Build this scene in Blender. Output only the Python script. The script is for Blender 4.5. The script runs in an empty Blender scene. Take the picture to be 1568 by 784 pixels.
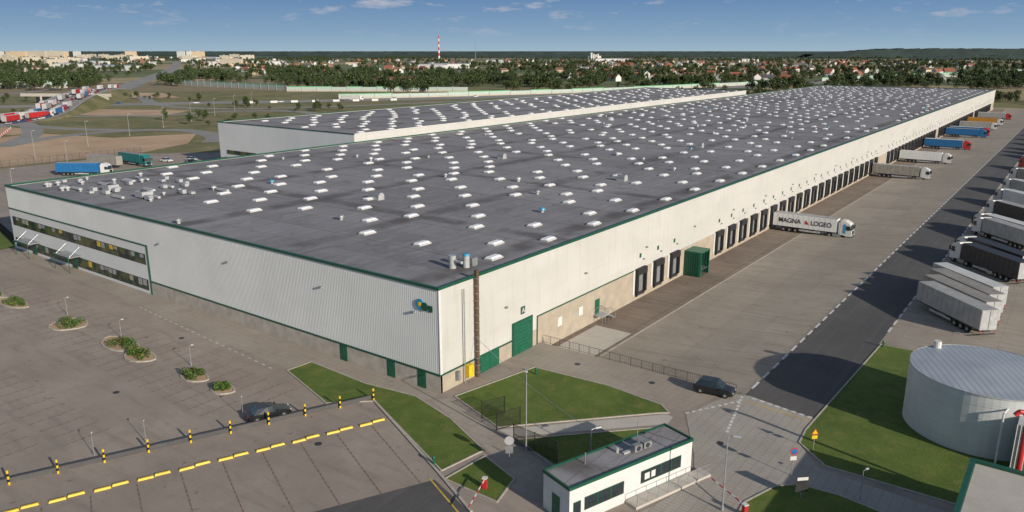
import bpy, math, random
from mathutils import Vector, Matrix
random.seed(7)
S=bpy.context.scene
R=random.random
U=random.uniform
# ------------------------------------------------------------------ nodes
class NT:
    def __init__(s,name):
        s.m=bpy.data.materials.new(name); s.m.use_nodes=True
        s.t=s.m.node_tree; s.b=s.t.nodes['Principled BSDF']
        s.pos=None
    def n(s,k): return s.t.nodes.new(k)
    def l(s,a,b): s.t.links.new(a,b)
    def P(s):
        if s.pos is None: s.pos=s.n('ShaderNodeNewGeometry').outputs['Position']
        return s.pos
    def setv(s,inp,v):
        if isinstance(v,bpy.types.NodeSocket): s.l(v,inp)
        elif isinstance(v,(tuple,list)) and len(v)==3 and inp.type=='RGBA': inp.default_value=(*v,1)
        else: inp.default_value=v
    def noise(s,sc,det=3,rough=.55,vec=None,stretch=None,dist=0):
        v=vec if vec is not None else s.P()
        if stretch:
            mp=s.n('ShaderNodeMapping'); mp.inputs['Scale'].default_value=stretch; s.l(v,mp.inputs[0]); v=mp.outputs[0]
        n=s.n('ShaderNodeTexNoise'); n.inputs['Scale'].default_value=sc; n.inputs['Detail'].default_value=det
        n.inputs['Roughness'].default_value=rough; n.inputs['Distortion'].default_value=dist
        s.l(v,n.inputs['Vector']); return n.outputs['Fac']
    def slabs(s,size):
        a=s.n('ShaderNodeVectorMath'); a.operation='SNAP'; s.l(s.P(),a.inputs[0]); a.inputs[1].default_value=(size[0],size[1],50)
        w=s.n('ShaderNodeTexWhiteNoise'); w.noise_dimensions='3D'; s.l(a.outputs[0],w.inputs[0]); return w.outputs['Value']
    def mp(s,v,a,b,c=0,d=1):
        n=s.n('ShaderNodeMapRange'); n.clamp=True
        s.setv(n.inputs[0],v)
        for i,x in enumerate((a,b,c,d)): n.inputs[i+1].default_value=x
        return n.outputs[0]
    def mth(s,op,a,b=0,c=0):
        n=s.n('ShaderNodeMath'); n.operation=op
        s.setv(n.inputs[0],a); s.setv(n.inputs[1],b); s.setv(n.inputs[2],c)
        return n.outputs[0]
    def mix(s,f,a,b,bt='MIX'):
        n=s.n('ShaderNodeMix'); n.data_type='RGBA'; n.blend_type=bt
        s.setv(n.inputs[0],f); s.setv(n.inputs[6],a); s.setv(n.inputs[7],b); return n.outputs[2]
    def xyz(s):
        n=s.n('ShaderNodeSeparateXYZ'); s.l(s.P(),n.inputs[0]); return n.outputs
    def line(s,coord,period,w,off=0):
        a=s.mth('ADD',coord,off); a=s.mth('PINGPONG',a,period/2.0)
        return s.mp(a,w,w*.5,0,1)
    def bump(s,h,st=.3,d=.05):
        n=s.n('ShaderNodeBump'); n.inputs['Strength'].default_value=st; n.inputs['Distance'].default_value=d
        s.l(h,n.inputs['Height']); s.l(n.outputs[0],s.b.inputs['Normal'])
    def out(s,col,rough=.8,metal=0,spec=None):
        s.setv(s.b.inputs['Base Color'],col); s.setv(s.b.inputs['Roughness'],rough)
        s.b.inputs['Metallic'].default_value=metal
        if spec is not None: s.b.inputs['Specular IOR Level'].default_value=spec
        return s.m
M={}
def simple(name,c,rough=.6,metal=0,var=.18,sc=1.5):
    t=NT(name)
    f=t.mp(t.noise(sc,2),.3,.7)
    d=tuple(x*(1-var) for x in c); e=tuple(min(.95,x*(1+var*.5)) for x in c)
    M[name]=t.out(t.mix(f,d,e),rough,metal); return M[name]
simple('white_panel',(.72,.735,.72),.5,var=.06,sc=.15)
simple('white_sheet',(.58,.58,.56),.5,var=.08,sc=.3)
simple('white_paint',(.64,.64,.62),.5,var=.08)
simple('green_trim',(.01,.085,.05),.4)
simple('green_door',(.01,.11,.06),.45)
simple('black_rubber_and_shade',(.02,.02,.022),.7)  # dock rubber; also the painted shade sheet under the bridge
simple('dark_steel',(.05,.05,.055),.5,.3)
simple('steel',(.42,.43,.44),.4,.6)
simple('grey_metal',(.28,.29,.3),.5,.3)
simple('galv',(.46,.47,.48),.45,.2)
simple('wheel',(.015,.015,.015),.8)
simple('yellow',(.78,.52,.02),.5)
simple('black_paint',(.02,.02,.02),.4)
simple('red',(.5,.03,.03),.4)
simple('blue',(.02,.15,.36),.4)
simple('blue_unit',(.05,.28,.46),.4)
simple('teal',(.02,.19,.19),.4)
simple('orange',(.5,.24,.03),.5)
simple('curtain_grey',(.36,.36,.35),.6,sc=.8)
simple('curtain_tan',(.3,.28,.25),.6,sc=.8)
simple('curtain_dark',(.03,.03,.035),.5)
simple('lamp_grey',(.4,.41,.42),.4,.4)
simple('beige',(.4,.345,.27),.8,var=.15,sc=.6)
simple('base_concrete',(.46,.42,.36),.85,var=.2,sc=.7)
simple('kerb',(.42,.385,.33),.9)
simple('marking_white',(.66,.65,.61),.8,var=.35,sc=3)
simple('marking_red',(.22,.14,.11),.9,var=.3,sc=2)
simple('marking_yellow',(.6,.42,.05),.8,var=.3)
simple('skylight_dome',(.86,.87,.88),.35,var=.1,sc=.3)
simple('skylight_curb',(.5,.5,.5),.5)
simple('brown_pipe',(.12,.08,.05),.5)
simple('bark',(.1,.07,.05),.9)
simple('leaf_dark',(.024,.044,.014),.7,var=.3,sc=.2)
simple('leaf_mid',(.05,.082,.023),.7,var=.3,sc=.2)
simple('leaf_light',(.095,.125,.037),.7,var=.3,sc=.2)
simple('shrub_green',(.075,.16,.018),.7,var=.4,sc=2)
simple('shrub_red',(.2,.14,.04),.7,var=.4,sc=2)
simple('roof_red',(.33,.11,.07),.8); simple('roof_brown',(.18,.1,.07),.8); simple('roof_dark',(.09,.09,.1),.7)
simple('wall_cream',(.56,.5,.39),.8); simple('wall_white',(.66,.66,.63),.8); simple('wall_yellow',(.62,.48,.3),.8); simple('wall_brick',(.3,.16,.12),.8)
simple('barrier_clear',(.44,.53,.48),.3); simple('barrier_green',(.1,.4,.16),.5)
simple('far_forest',(.024,.043,.04),.9,var=.35,sc=.01)  # bluish tint holds some distance haze in the colour
t=NT('glass'); M['glass']=t.out((.02,.03,.035),.06,0,.8)
t=NT('office_glass'); M['office_glass']=t.out(t.mix(t.mp(t.noise(.45,1),.4,.6),(.015,.035,.028),(.1,.11,.05)),.12)
def paintm(name,c):
    t=NT(name); t.b.inputs['Coat Weight'].default_value=.5; M[name]=t.out(c,.3)
paintm('car_black',(.012,.013,.016)); paintm('car_white',(.7,.7,.7)); paintm('car_red',(.4,.02,.02)); paintm('car_silver',(.4,.41,.43)); paintm('car_blue',(.03,.08,.22))

t=NT('cladding'); x=t.xyz()
seam=t.line(x[1],6.3,.035); seam2=t.line(x[2],2.4,.02)
c=t.mix(t.mp(t.noise(.08,3,.6,stretch=(1,1,3)),.3,.7),(.5,.495,.465),(.565,.56,.53))
c=t.mix(t.mth('MULTIPLY',t.mp(t.noise(1.2,3,.6,stretch=(1,1,.1)),.52,.8),.35),c,(.36,.34,.3))
c=t.mix(t.mth('MULTIPLY',t.mth('MAXIMUM',seam,seam2),.35),c,(.3,.3,.3))
M['cladding']=t.out(c,.55)
t=NT('roof_membrane'); x=t.xyz()
wob=t.noise(.15,3)
xx=t.mth('ADD',x[0],t.mth('MULTIPLY',wob,.5)); yy=t.mth('ADD',x[1],t.mth('MULTIPLY',wob,.6))
c=t.mix(t.mp(t.noise(.045,4,.6),.35,.65),(.18,.175,.185),(.265,.258,.27))
c=t.mix(.13,c,t.mix(t.slabs((24.8,6.2)),(.1,.1,.1),(.4,.4,.42)))
c=t.mix(t.mth('MULTIPLY',t.mp(t.noise(.6,4,.7,stretch=(1,.25,1)),.48,.72),.5),c,(.34,.325,.32))
c=t.mix(t.mth('MULTIPLY',t.mp(t.noise(.25,4,.75,dist=1.0),.54,.72),.6),c,(.11,.1,.098))
c=t.mix(t.mth('MULTIPLY',t.line(xx,2.07,.09),.4),c,(.08,.08,.085))
c=t.mix(t.mth('MULTIPLY',t.line(yy,12.4,.18),.5),c,(.08,.07,.065))
val=t.mth('MULTIPLY',t.line(xx,24.8,2.2,4),t.mp(wob,.35,.6))
c=t.mix(t.mth('MULTIPLY',val,.75),c,(.075,.062,.055))
val=t.mth('MULTIPLY',t.line(yy,37.2,1.9,9),t.mp(t.noise(.13,4,.7),.35,.62))
c=t.mix(t.mth('MULTIPLY',val,.7),c,(.075,.062,.055))
M['roof_membrane']=t.out(c,.8)
def paving(name,a,b,stain,joint=None,jm=.3,tw=.35,sc=.07,tracks=None):
    t=NT(name); x=t.xyz()
    c=t.mix(t.mp(t.noise(sc,4,.65),.35,.65),a,b)
    c=t.mix(t.mth('MULTIPLY',t.mp(t.noise(.35,4,.75,dist=.5),.5,.72),tw),c,stain)
    if tracks:
        c=t.mix(t.mth('MULTIPLY',t.mp(t.noise(.5,3,.6,stretch=tracks,dist=.3),.5,.72),.5),c,stain)
        c=t.mix(t.mth('MULTIPLY',t.slabs((11,16.5)),.22),c,stain)
        c=t.mix(t.mth('MULTIPLY',t.mp(t.noise(.9,2,.5),.68,.74),.5),c,tuple(v*.45 for v in stain))
    c=t.mix(t.mth('MULTIPLY',t.mp(t.noise(5,2,.7),.3,.7),.25),c,tuple(v*.6 for v in a))
    if joint:
        j=t.mth('MAXIMUM',t.line(x[0],joint[0],joint[2]),t.line(x[1],joint[1],joint[2]))
        c=t.mix(t.mth('MULTIPLY',j,jm),c,tuple(v*.45 for v in a))
    M[name]=t.out(c,.9)
paving('yard_concrete',(.315,.275,.225),(.4,.355,.295),(.2,.17,.14),(5.5,5.5,.06),.3,tracks=(.2,2,1))
paving('car_park',(.295,.25,.21),(.385,.33,.28),(.2,.165,.14),(2.5,2.5,.05),.12,tracks=(.25,1.5,1))
paving('apron',(.2,.155,.12),(.28,.225,.18),(.1,.08,.065),(6.3,3.15,.12),.6,tracks=(.2,2,1))
paving('asphalt_dark',(.068,.067,.07),(.092,.09,.094),(.14,.13,.12),None,tracks=(2,.1,1))
paving('road_asphalt',(.24,.23,.22),(.32,.31,.295),(.19,.18,.17),None,sc=.02)
paving('pavers',(.35,.32,.28),(.44,.405,.36),(.24,.215,.19),(.9,.45,.05),.4)
paving('footpath',(.3,.26,.215),(.39,.345,.29),(.2,.17,.145),(1,1,.04),.3)
paving('sand',(.42,.28,.17),(.58,.42,.27),(.33,.22,.13),None,sc=.03)
paving('slab_light',(.45,.42,.37),(.54,.51,.455),(.32,.29,.26),None)
def grassm(name,a,b,c2,sc=.15):
    t=NT(name)
    c=t.mix(t.mp(t.noise(sc,4,.65),.35,.65),a,b)
    c=t.mix(t.mth('MULTIPLY',t.mp(t.noise(sc*4,4,.7,dist=.4),.5,.72),.7),c,c2)
    c=t.mix(t.mth('MULTIPLY',t.mp(t.noise(5,3,.8),.35,.65),.4),c,tuple(v*.5 for v in a))
    t.bump(t.noise(8,2,.8),.7,.08)
    M[name]=t.out(c,.95)
grassm('lawn',(.075,.125,.014),(.12,.18,.022),(.2,.19,.05))
grassm('verge',(.12,.135,.04),(.25,.21,.095),(.36,.28,.15),.03)
t=NT('countryside')
v=t.n('ShaderNodeTexVoronoi'); v.inputs['Scale'].default_value=.0035
mpn=t.n('ShaderNodeMapping'); mpn.inputs['Rotation'].default_value=(0,0,.6); mpn.inputs['Scale'].default_value=(1,.4,0); t.l(t.P(),mpn.inputs[0]); t.l(mpn.outputs[0],v.inputs['Vector'])
sp=t.n('ShaderNodeSeparateColor'); t.l(v.outputs['Color'],sp.inputs[0])
cr=t.n('ShaderNodeValToRGB'); cr.color_ramp.interpolation='CONSTANT'
el=cr.color_ramp.elements; el[0].color=(.1,.13,.045,1); el[1].position=.25; el[1].color=(.33,.26,.14,1)
for p,c in ((.45,(.09,.12,.04)),(.6,(.4,.31,.17)),(.75,(.14,.16,.06)),(.88,(.25,.19,.11))):
    e=el.new(p); e.color=(*c,1)
t.l(sp.outputs[0],cr.inputs[0])
c=t.mix(t.mth('MULTIPLY',t.mp(t.noise(.02,4,.7),.4,.65),.5),cr.outputs[0],(.13,.145,.06))
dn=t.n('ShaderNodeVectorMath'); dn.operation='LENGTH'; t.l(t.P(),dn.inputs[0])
c=t.mix(t.mp(dn.outputs['Value'],2800,6500),c,(.045,.07,.065))  # far ground fades to bluish forest green, distance haze put into the colour
M['countryside']=t.out(c,.95)
t=NT('tank_steel'); x=t.xyz()
c=t.mix(t.mp(t.noise(.3,3),.3,.7),(.5,.52,.52),(.58,.6,.59))
c=t.mix(t.mth('MULTIPLY',t.line(x[2],1.1,.03),.4),c,(.3,.31,.32))
c=t.mix(t.mth('MULTIPLY',t.mp(t.noise(.8,3,.6,stretch=(1,1,.1)),.5,.8),.4),c,(.4,.4,.39))
M['tank_steel']=t.out(c,.5)
t=NT('tank_roof'); x=t.xyz()
q=t.mth('ADD',t.mth('MULTIPLY',x[0],.9),t.mth('MULTIPLY',x[1],.43))
c=t.mix(t.mp(t.noise(.3,4),.3,.7),(.32,.36,.41),(.4,.44,.49))
c=t.mix(t.mth('MULTIPLY',t.line(q,.62,.09),.55),c,(.18,.2,.23))
M['tank_roof']=t.out(c,.5)

# ------------------------------------------------------------------ mesh builder
class MB:
    def __init__(s): s.v=[];s.f=[];s.mi=[];s.ms=[]
    def m(s,n):
        if n not in s.ms: s.ms.append(n)
        return s.ms.index(n)
    def face(s,pts,mat):
        b=len(s.v); s.v+= [tuple(p) for p in pts]; s.f.append(tuple(range(b,b+len(pts)))); s.mi.append(s.m(mat))
    def grid(s,pts8,mat,faces=None):
        b=len(s.v); s.v+=[tuple(p) for p in pts8]
        for q in ((0,3,2,1),(4,5,6,7),(0,1,5,4),(1,2,6,5),(2,3,7,6),(3,0,4,7)):
            s.f.append(tuple(b+i for i in q)); s.mi.append(s.m(mat))
    def box(s,x0,x1,y0,y1,z0,z1,mat,taper=0):
        k=taper
        s.grid([(x0,y0,z0),(x1,y0,z0),(x1,y1,z0),(x0,y1,z0),(x0+k,y0+k,z1),(x1-k,y0+k,z1),(x1-k,y1-k,z1),(x0+k,y1-k,z1)],mat)
    def obox(s,cx,cy,ang,l,w,z0,z1,mat):
        c,sn=math.cos(ang),math.sin(ang)
        def T(a,b,z): return (cx+a*c-b*sn,cy+a*sn+b*c,z)
        l/=2;w/=2
        s.grid([T(-l,-w,z0),T(l,-w,z0),T(l,w,z0),T(-l,w,z0),T(-l,-w,z1),T(l,-w,z1),T(l,w,z1),T(-l,w,z1)],mat)
    def cyl(s,p0,p1,r0,r1,n,mat,cap=True,capmat=None):
        p0=Vector(p0);p1=Vector(p1);d=(p1-p0).normalized()
        a=d.orthogonal().normalized(); b=d.cross(a)
        k=len(s.v)
        for i in range(n):
            q=2*math.pi*i/n; o=a*math.cos(q)+b*math.sin(q)
            s.v.append(tuple(p0+o*r0)); s.v.append(tuple(p1+o*r1))
        for i in range(n):
            j=(i+1)%n
            s.f.append((k+2*i,k+2*j,k+2*j+1,k+2*i+1)); s.mi.append(s.m(mat))
        if cap:
            s.f.append(tuple(k+2*i+1 for i in range(n))); s.mi.append(s.m(capmat or mat))
            s.f.append(tuple(k+2*i for i in range(n))[::-1]); s.mi.append(s.m(capmat or mat))
    def extr(s,prof,y0,y1,mat,inset=0):
        k=len(s.v);n=len(prof)
        for p in prof: s.v.append((p[0],y0,p[1]))
        for p in prof: s.v.append((p[0],y1,p[1]))
        for i in range(n):
            j=(i+1)%n; s.f.append((k+i,k+j,k+n+j,k+n+i)); s.mi.append(s.m(mat))
        s.f.append(tuple(k+i for i in range(n))[::-1]); s.mi.append(s.m(mat))
        s.f.append(tuple(k+n+i for i in range(n))); s.mi.append(s.m(mat))
    def leaves(s,c,rad,n,size,mats):
        for _ in range(n):
            while True:
                p=Vector((U(-1,1),U(-1,1),U(-1,1)))
                if .15<p.length<1: break
            p=p*(1/ p.length**.35)
            p=Vector((c[0]+p.x*rad[0],c[1]+p.y*rad[1],c[2]+p.z*rad[2]))
            a=Vector((U(-1,1),U(-1,1),U(-.6,.6))).normalized(); b=a.cross(Vector((U(-1,1),U(-1,1),U(-1,1)))).normalized()
            z=size*U(.6,1.3)
            m=random.choice(mats)
            s.face([p-a*z,p+b*z*.6,p+a*z,p-b*z*.6],m)
    def mesh(s,name):
        me=bpy.data.meshes.new(name); me.from_pydata(s.v,[],s.f)
        for n in s.ms: me.materials.append(M[n])
        me.polygons.foreach_set('material_index',s.mi); me.update(); return me
    def obj(s,name,parent=None,loc=(0,0,0),rot=0):
        return link(name,s.mesh(name),parent,loc,rot)
def link(name,data,parent=None,loc=(0,0,0),rot=0):
    o=bpy.data.objects.new(name,data); S.collection.objects.link(o); o.location=loc; o.rotation_euler=(0,0,rot)
    if parent: o.parent=parent
    return o
def empty(name,loc=(0,0,0),rot=0): 
    o=link(name,None,None,loc,rot); return o
def poly(name,pts,z,mat,parent=None):
    a=sum(pts[i][0]*pts[(i+1)%len(pts)][1]-pts[(i+1)%len(pts)][0]*pts[i][1] for i in range(len(pts)))
    if a<0: pts=pts[::-1]
    mb=MB(); mb.face([(p[0],p[1],z) for p in pts],mat); return mb.obj(name,parent)
def site(lat,fwd):   # metres across / ahead of the drone's survey heading -> site grid aligned with the warehouse
    return (54.6+.802*lat-.597*fwd, -59.8+.597*lat+.802*fwd)
def smooth(pts,n=8):
    out=[]
    P=[pts[0]]+list(pts)+[pts[-1]]
    for i in range(1,len(P)-2):
        for k in range(n):
            t=k/n; r=[]
            for d in range(len(pts[0])):
                a,b,c,e=P[i-1][d],P[i][d],P[i+1][d],P[i+2][d]
                r.append(.5*((2*b)+(-a+c)*t+(2*a-5*b+4*c-e)*t*t+(-a+3*b-3*c+e)*t**3))
            out.append(tuple(r))
    out.append(tuple(pts[-1])); return out
def offs(pts,d):
    o=[]
    for i,p in enumerate(pts):
        a=pts[max(0,i-1)];b=pts[min(len(pts)-1,i+1)]
        tx,ty=b[0]-a[0],b[1]-a[1];L=math.hypot(tx,ty) or 1
        o.append((p[0]-ty/L*d,p[1]+tx/L*d)+tuple(p[2:]))
    return o
def ribbon(name,pts,w,z,mat,parent=None,w0=None):
    mb=MB();L=offs(pts,w/2);Rr=offs(pts,-w/2)
    for i in range(len(pts)-1):
        zz=[q[2] if len(q)>2 else 0 for q in (pts[i],pts[i+1])]
        mb.face([(*Rr[i][:2],zz[0]+z),(*Rr[i+1][:2],zz[1]+z),(*L[i+1][:2],zz[1]+z),(*L[i][:2],zz[0]+z)],mat)
    return mb.obj(name,parent)
def kerb(mb,pts,closed=True,w=.16,h=.12,mat='kerb',z=0):
    n=len(pts)
    for i in range(n if closed else n-1):
        a=pts[i];b=pts[(i+1)%n]
        L=math.hypot(b[0]-a[0],b[1]-a[1])
        mb.obox((a[0]+b[0])/2,(a[1]+b[1])/2,math.atan2(b[1]-a[1],b[0]-a[0]),L+w*.5,w,z,z+h+U(0,.004),mat)

# ------------------------------------------------------------------ ground
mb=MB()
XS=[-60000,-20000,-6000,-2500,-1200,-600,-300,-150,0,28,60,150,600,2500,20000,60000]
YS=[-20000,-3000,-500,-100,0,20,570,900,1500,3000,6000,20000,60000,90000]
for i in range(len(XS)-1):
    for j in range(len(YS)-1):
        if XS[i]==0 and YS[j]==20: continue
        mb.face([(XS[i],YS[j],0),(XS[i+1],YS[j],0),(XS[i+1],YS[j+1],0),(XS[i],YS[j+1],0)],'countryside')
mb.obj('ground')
poly('verge',[(-700,-200),(-113,-200),(-113,620),(-420,700),(-700,300)],.012,'verge')
poly('verge',[(-113,571),(110,571),(110,690),(-150,690),(-200,640),(-113,620)],.014,'verge')
poly('verge',[(37.5,46),(160,30),(160,600),(37.5,600)],.014,'verge')
mb=MB()
prof=[(0,-1.2),(7.3,-1.2),(7.6,-1.2),(16,-.85),(28,.03)]
ys=[20+11*i for i in range(51)]
for i,(a,b) in enumerate(zip(prof[:-1],prof[1:])):
    mt=['apron','base_concrete','yard_concrete','yard_concrete'][i]
    for y0,y1 in zip(ys[:-1],ys[1:]):
        mb.face([(a[0],y0,a[1]),(b[0],y0,b[1]),(b[0],y1,b[1]),(a[0],y1,a[1])],mt)
mb.face([(0,20,0),(28,20,0),(28,20,-1.3),(0,20,-1.3)],'base_concrete')
mb.face([(0,570,0),(28,570,0),(28,570,-1.3),(0,570,-1.3)],'base_concrete')
mb.obj('truck_yard_pavement')
poly('loading_slab',[(1,21),(6.8,21),(6.8,33),(1,33)],-1.18,'slab_light')
poly('yard_lane_asphalt',[(28,20.5),(28,600),(36.6,600),(36.6,20.5),(33,14),(29,14)],.045,'asphalt_dark')
poly('yard_edge_pavement',[(36.6,46.8),(36.6,600),(75,600),(75,78),(60,60),(50,46.8)],.036,'yard_concrete')
poly('car_park_pavement',[(-125,-140),(-125,-.1),(0,-.1),(0,20),(28,20),(60,20),(60,-140)],.02,'car_park')
poly('building_path',[(-112,-.2),(-108,-2.6),(-58.3,-3.9),(-19.4,-6.2),(-19.2,-2.8),(-8.9,-3.2),(0,-2.1),(0,-.2)],.03,'footpath')
poly('gate_driveway',[(0,13.1),(14,13.4),(24,11.8),(26,19.9),(0,19.9)],.03,'footpath')
poly('paver_road',[(24.6,11.8),(26.5,19.5),(28.5,20.4),(36,19),(36.3,12.6),(39.3,8.9),(52,8),(52,-40),(24,-40),(27.5,-13),(31,-.7),(29,4)],.05,'pavers')
poly('asphalt_patch',[(6.9,-23.9),(11.7,-14),(17.6,-16),(23,-24),(20,-60),(-6,-60)],.03,'asphalt_dark')
poly('footpath',[(0,-2),(1.6,-.2),(11.9,-3.6),(20.6,-6.6),(21.5,-9.2),(16,-8.6),(10.8,-6.3),(3,-3)],.034,'footpath')
poly('footpath',[(10.5,-3),(12.6,-3.3),(24,8.6),(23.8,10.4),(22.9,10.6)],.04,'slab_light')
lawns=[[(-19.4,-6.4),(-19.2,-2.9),(-8.9,-3.3),(-1.9,-2.3),(5.0,-4.1),(12,-7.2),(11.2,-12.5),(-4.6,-5.9),(-8.5,-9.5)],
 [(1.8,.3),(4.3,12.5),(14,13.2),(21.5,12.3),(23,11),(22,10.2),(10.2,-2.6)],
 [(13.3,-3.5),(23.6,7.3),(21.2,-.5),(19.4,-5.6)],
 [(12.8,-8),(17.5,-9.6),(18.5,-13.5),(12.4,-13.4)],
 [(36.3,12.8),(36,16),(36.9,46.3),(50,46.3),(60,59.5),(76,78),(100,78),(100,10),(47.8,9.8),(39.6,9.7)],
 [(35.7,-.7),(37,3.4),(38.6,5),(42,5.3),(47,4.5),(49.5,3),(49.5,-30),(38,-30)]]
kb=MB()
for L in lawns:
    poly('lawn',L,.07,'lawn'); kerb(kb,L)
kb.obj('kerbs')
poly('side_yard_pavement',[(-232,24),(-184,18),(-113,-.5),(-113,120),(-180,120),(-205,118),(-232,92)],.03,'car_park')
poly('side_lawn',[(-150,-30),(-113.2,-6),(-113.2,1),(-184,17),(-200,0)],.035,'lawn')
mb=MB()
y=22.5
while y<560:
    mb.box(27.85,28.15,y,y+2.2,.05,.056,'marking_white'); mb.box(36.5,36.8,y+.7,y+2.9 if y>50 else y+.71,.05,.056,'marking_white'); y+=3.6
for k in range(12):
    mb.obox(27.9+.22*k*2.2/3,19.5-.8*k,-1.3,.55,.3,.06,.063,'marking_white')
for k in range(9):
    mb.obox(29.2+.9*k,19.9-.12*k,0,.5,.35,.06,.063,'marking_white')
    mb.obox(24.6+.42*k,12.2+.75*k,1.05,.5,.3,.06,.063,'marking_white')
mb.obox(32.5,18.4,-.1,8,.15,.055,.058,'marking_yellow')
k=-57.0
while k<-21:
    mb.obox(k,-4.6-(k+57)*.07,-.06,.7,.12,.03,.033,'marking_white'); k+=1.6
mb.obox(14.5,-15.6,-.42,7,.15,.04,.043,'marking_yellow')
mb.obj('pavement_markings')
mb=MB()
for row in (-11.5,-17.3,-29,-34.8,-46,-52):
    x=-112
    while x<-14-(abs(row)-11)*.35:
        yy=row-2.4
        while yy<row+2.3:
            mb.box(x,x+.14,yy,yy+.62,.03,.034,'marking_red'); yy+=.8
        x+=2.5
B0=Vector((-18.5,-37.5));B1=Vector((-4.9,-5.8));bd=(B1-B0).normalized();bn=Vector((bd.y,-bd.x));ba=math.atan2(bd.y,bd.x)
for i in range(0,12):
    p=Vector((-1.2,-9.9))-bd*(i*2.85)*1.3
    for k in range(16):
        q=p+bn*(1.0+.8*k)
        mb.obox(q.x,q.y,ba+math.pi/2,.62,.12,.034,.038,'marking_red')
mb.obj('parking_bay_lines')
mb=MB()
for (x,y) in ((-30,-22),(-60,-24),(-2,-16),(30,8),(33,-8),(8,16.5),(-40,-8),(18,17)):
    mb.cyl((x,y,.02),(x,y,.068),.35,.35,16,'dark_steel')
mb.obj('manhole_covers')
mb=MB(); A=B0-bd*30-bn*.4; Bq=B1-bn*.4
mb.obox((A.x+Bq.x)/2,(A.y+Bq.y)/2,ba,(Bq-A).length,.22,.0,.5,'asphalt_dark'); mb.obj('retaining_wall')  # upstand for the level step; its dark colour paints in the shade strip
mb=MB()
kerb(mb,[(-4.7,-5.9),(11.2,-12.9),(17.6,-15.9)],False,.25,.14); mb.obj('kerb')
mb=MB()
for k in range(5): mb.cyl((0,0,.28*k),(0,0,.28*(k+1)),.1,.1,10,['yellow','black_paint'][k%2])
bol=mb.mesh('bollard')
for k in range(-2,10):
    p=B0.lerp(B1,k/9); link('bollard',bol,None,(p.x,p.y,.02))
mb=MB()
for s,o in ((-.72,.09),(.72,-.09)):
    mb.grid([(-.16+o,s-.68,0),(.16+o,s-.68,0),(.16+o,s+.68,0),(-.16+o,s+.68,0),(-.1+o,s-.62,.17),(.1+o,s-.62,.17),(.1+o,s+.62,.17),(-.1+o,s+.62,.17)],'yellow')
st=mb.mesh('wheel_stop')
s0=Vector((-13.5,-38.6));s1=Vector((-1,-9.7))
for k in range(-2,10):
    p=s0.lerp(s1,k/9); link('wheel_stop',st,None,(p.x,p.y,.03),ba-math.pi/2+U(-.03,.03))
def island(x,y,rx,ry,kind):
    e=empty('planted_island',(x,y,0))
    pts=[(rx*math.cos(a)*(1+.1*math.sin(3*a)),ry*math.sin(a)) for a in [i*math.pi/7 for i in range(14)]]
    m=MB(); kerb(m,pts,True,.2,.14,z=.02); m.obj('kerb_edge',e)
    poly('soil',[(p[0],p[1]) for p in pts],.1,'sand',e)
    m=MB()
    for k in range(10):
        a=R()*6.3;d=math.sqrt(R())*.7
        m.leaves((rx*d*math.cos(a),ry*d*math.sin(a),.45),(rx*.25,ry*.32,U(.35,.65)),110,.12,['shrub_green','shrub_green','leaf_mid',random.choice(['shrub_red','shrub_green','leaf_light'])])
    m.obj('shrubs',e)
for (x,y,rx,ry) in ((-75,-15.3,4,1.4),(-58,-14.7,2.8,2.3),(-44.5,-14.2,3.8,1.7),(-38.3,-14.8,2.6,1.5),(-26.9,-14.2,2.2,1.2),(-20.9,-14.3,1.6,1.1),(-82,-15.5,2.5,1.2)):
    island(x,y,rx,ry,1)

# ------------------------------------------------------------------ main warehouse
W=empty('warehouse')
XL=-113.0;YF=565.0;H=12.5
mb=MB()
mb.face([(XL,0,H-.25),(0,0,H-.25),(0,YF,H-.25),(XL,YF,H-.25)],'roof_membrane')
mb.obj('roof',W)
mb=MB()
mb.face([(0,0,2.2),(0,19,2.2),(0,19,H),(0,0,H)],'cladding')
mb.face([(0,19,3.9),(0,YF,3.9),(0,YF,H),(0,19,H)],'cladding')
mb.face([(0,0,-.1),(0,19,-.1),(0,19,2.2),(0,0,2.2)],'beige')
mb.face([(0,19,-1.3),(0,YF,-1.3),(0,YF,3.9),(0,19,3.9)],'beige')
mb.face([(XL,YF,0),(0,YF,0),(0,YF,H),(XL,YF,H)],'cladding')
mb.face([(XL,0,0),(XL,YF,0),(XL,YF,H),(XL,0,H)],'cladding')
mb.obj('walls',W)
mb=MB()
x=0.0
xe=-61.7
while x>XL:
    z0=2.2 if x>xe else 8.1
    k=.5
    a,b,c,d,e=x,x-.2*k,x-.27*k,x-.53*k,x-.6*k
    for p,q,y0,y1 in ((a,b,0,0),(b,c,0,.013),(c,d,.013,.013),(d,e,.013,0)):
        mb.face([(q,y1,z0),(p,y0,z0),(p,y0,H),(q,y1,H)],'white_panel')
    x-=.6*k
mb.obj('corrugated_cladding',W)
mb=MB()
mb.box(xe,0,-.02,.3,-.1,2.17,'base_concrete')
mb.box(XL,xe-.25,-.05,.3,0,8.0,'white_panel')
mb.obj('plinth',W)
mb=MB()
def gt(*a): mb.box(*a,'green_trim')
gt(XL-.1,.14,-.16,.12,H-.14,H+.18); gt(-.12,.14,.12,YF,H-.14,H+.18); gt(XL-.1,XL+.15,.12,YF,H-.14,H+.16); gt(XL,.1,YF-.1,YF+.1,H-.14,H+.16)
gt(xe,.06,-.09,.02,2.12,2.32); gt(.0,.09,.02,13.5,2.12,2.32); gt(.0,.09,19,19.2,0,4.0);gt(.0,.09,19.2,46,3.85,4.02)
gt(XL,xe,-.14,.0,7.98,8.16); gt(xe-.25,xe,-.14,.0,0,7.98)
mb.box(-.02,.05,-.05,.3,2.32,H-.14,'white_paint')
mb.obj('green_trim',W)
mb=MB()
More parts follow.
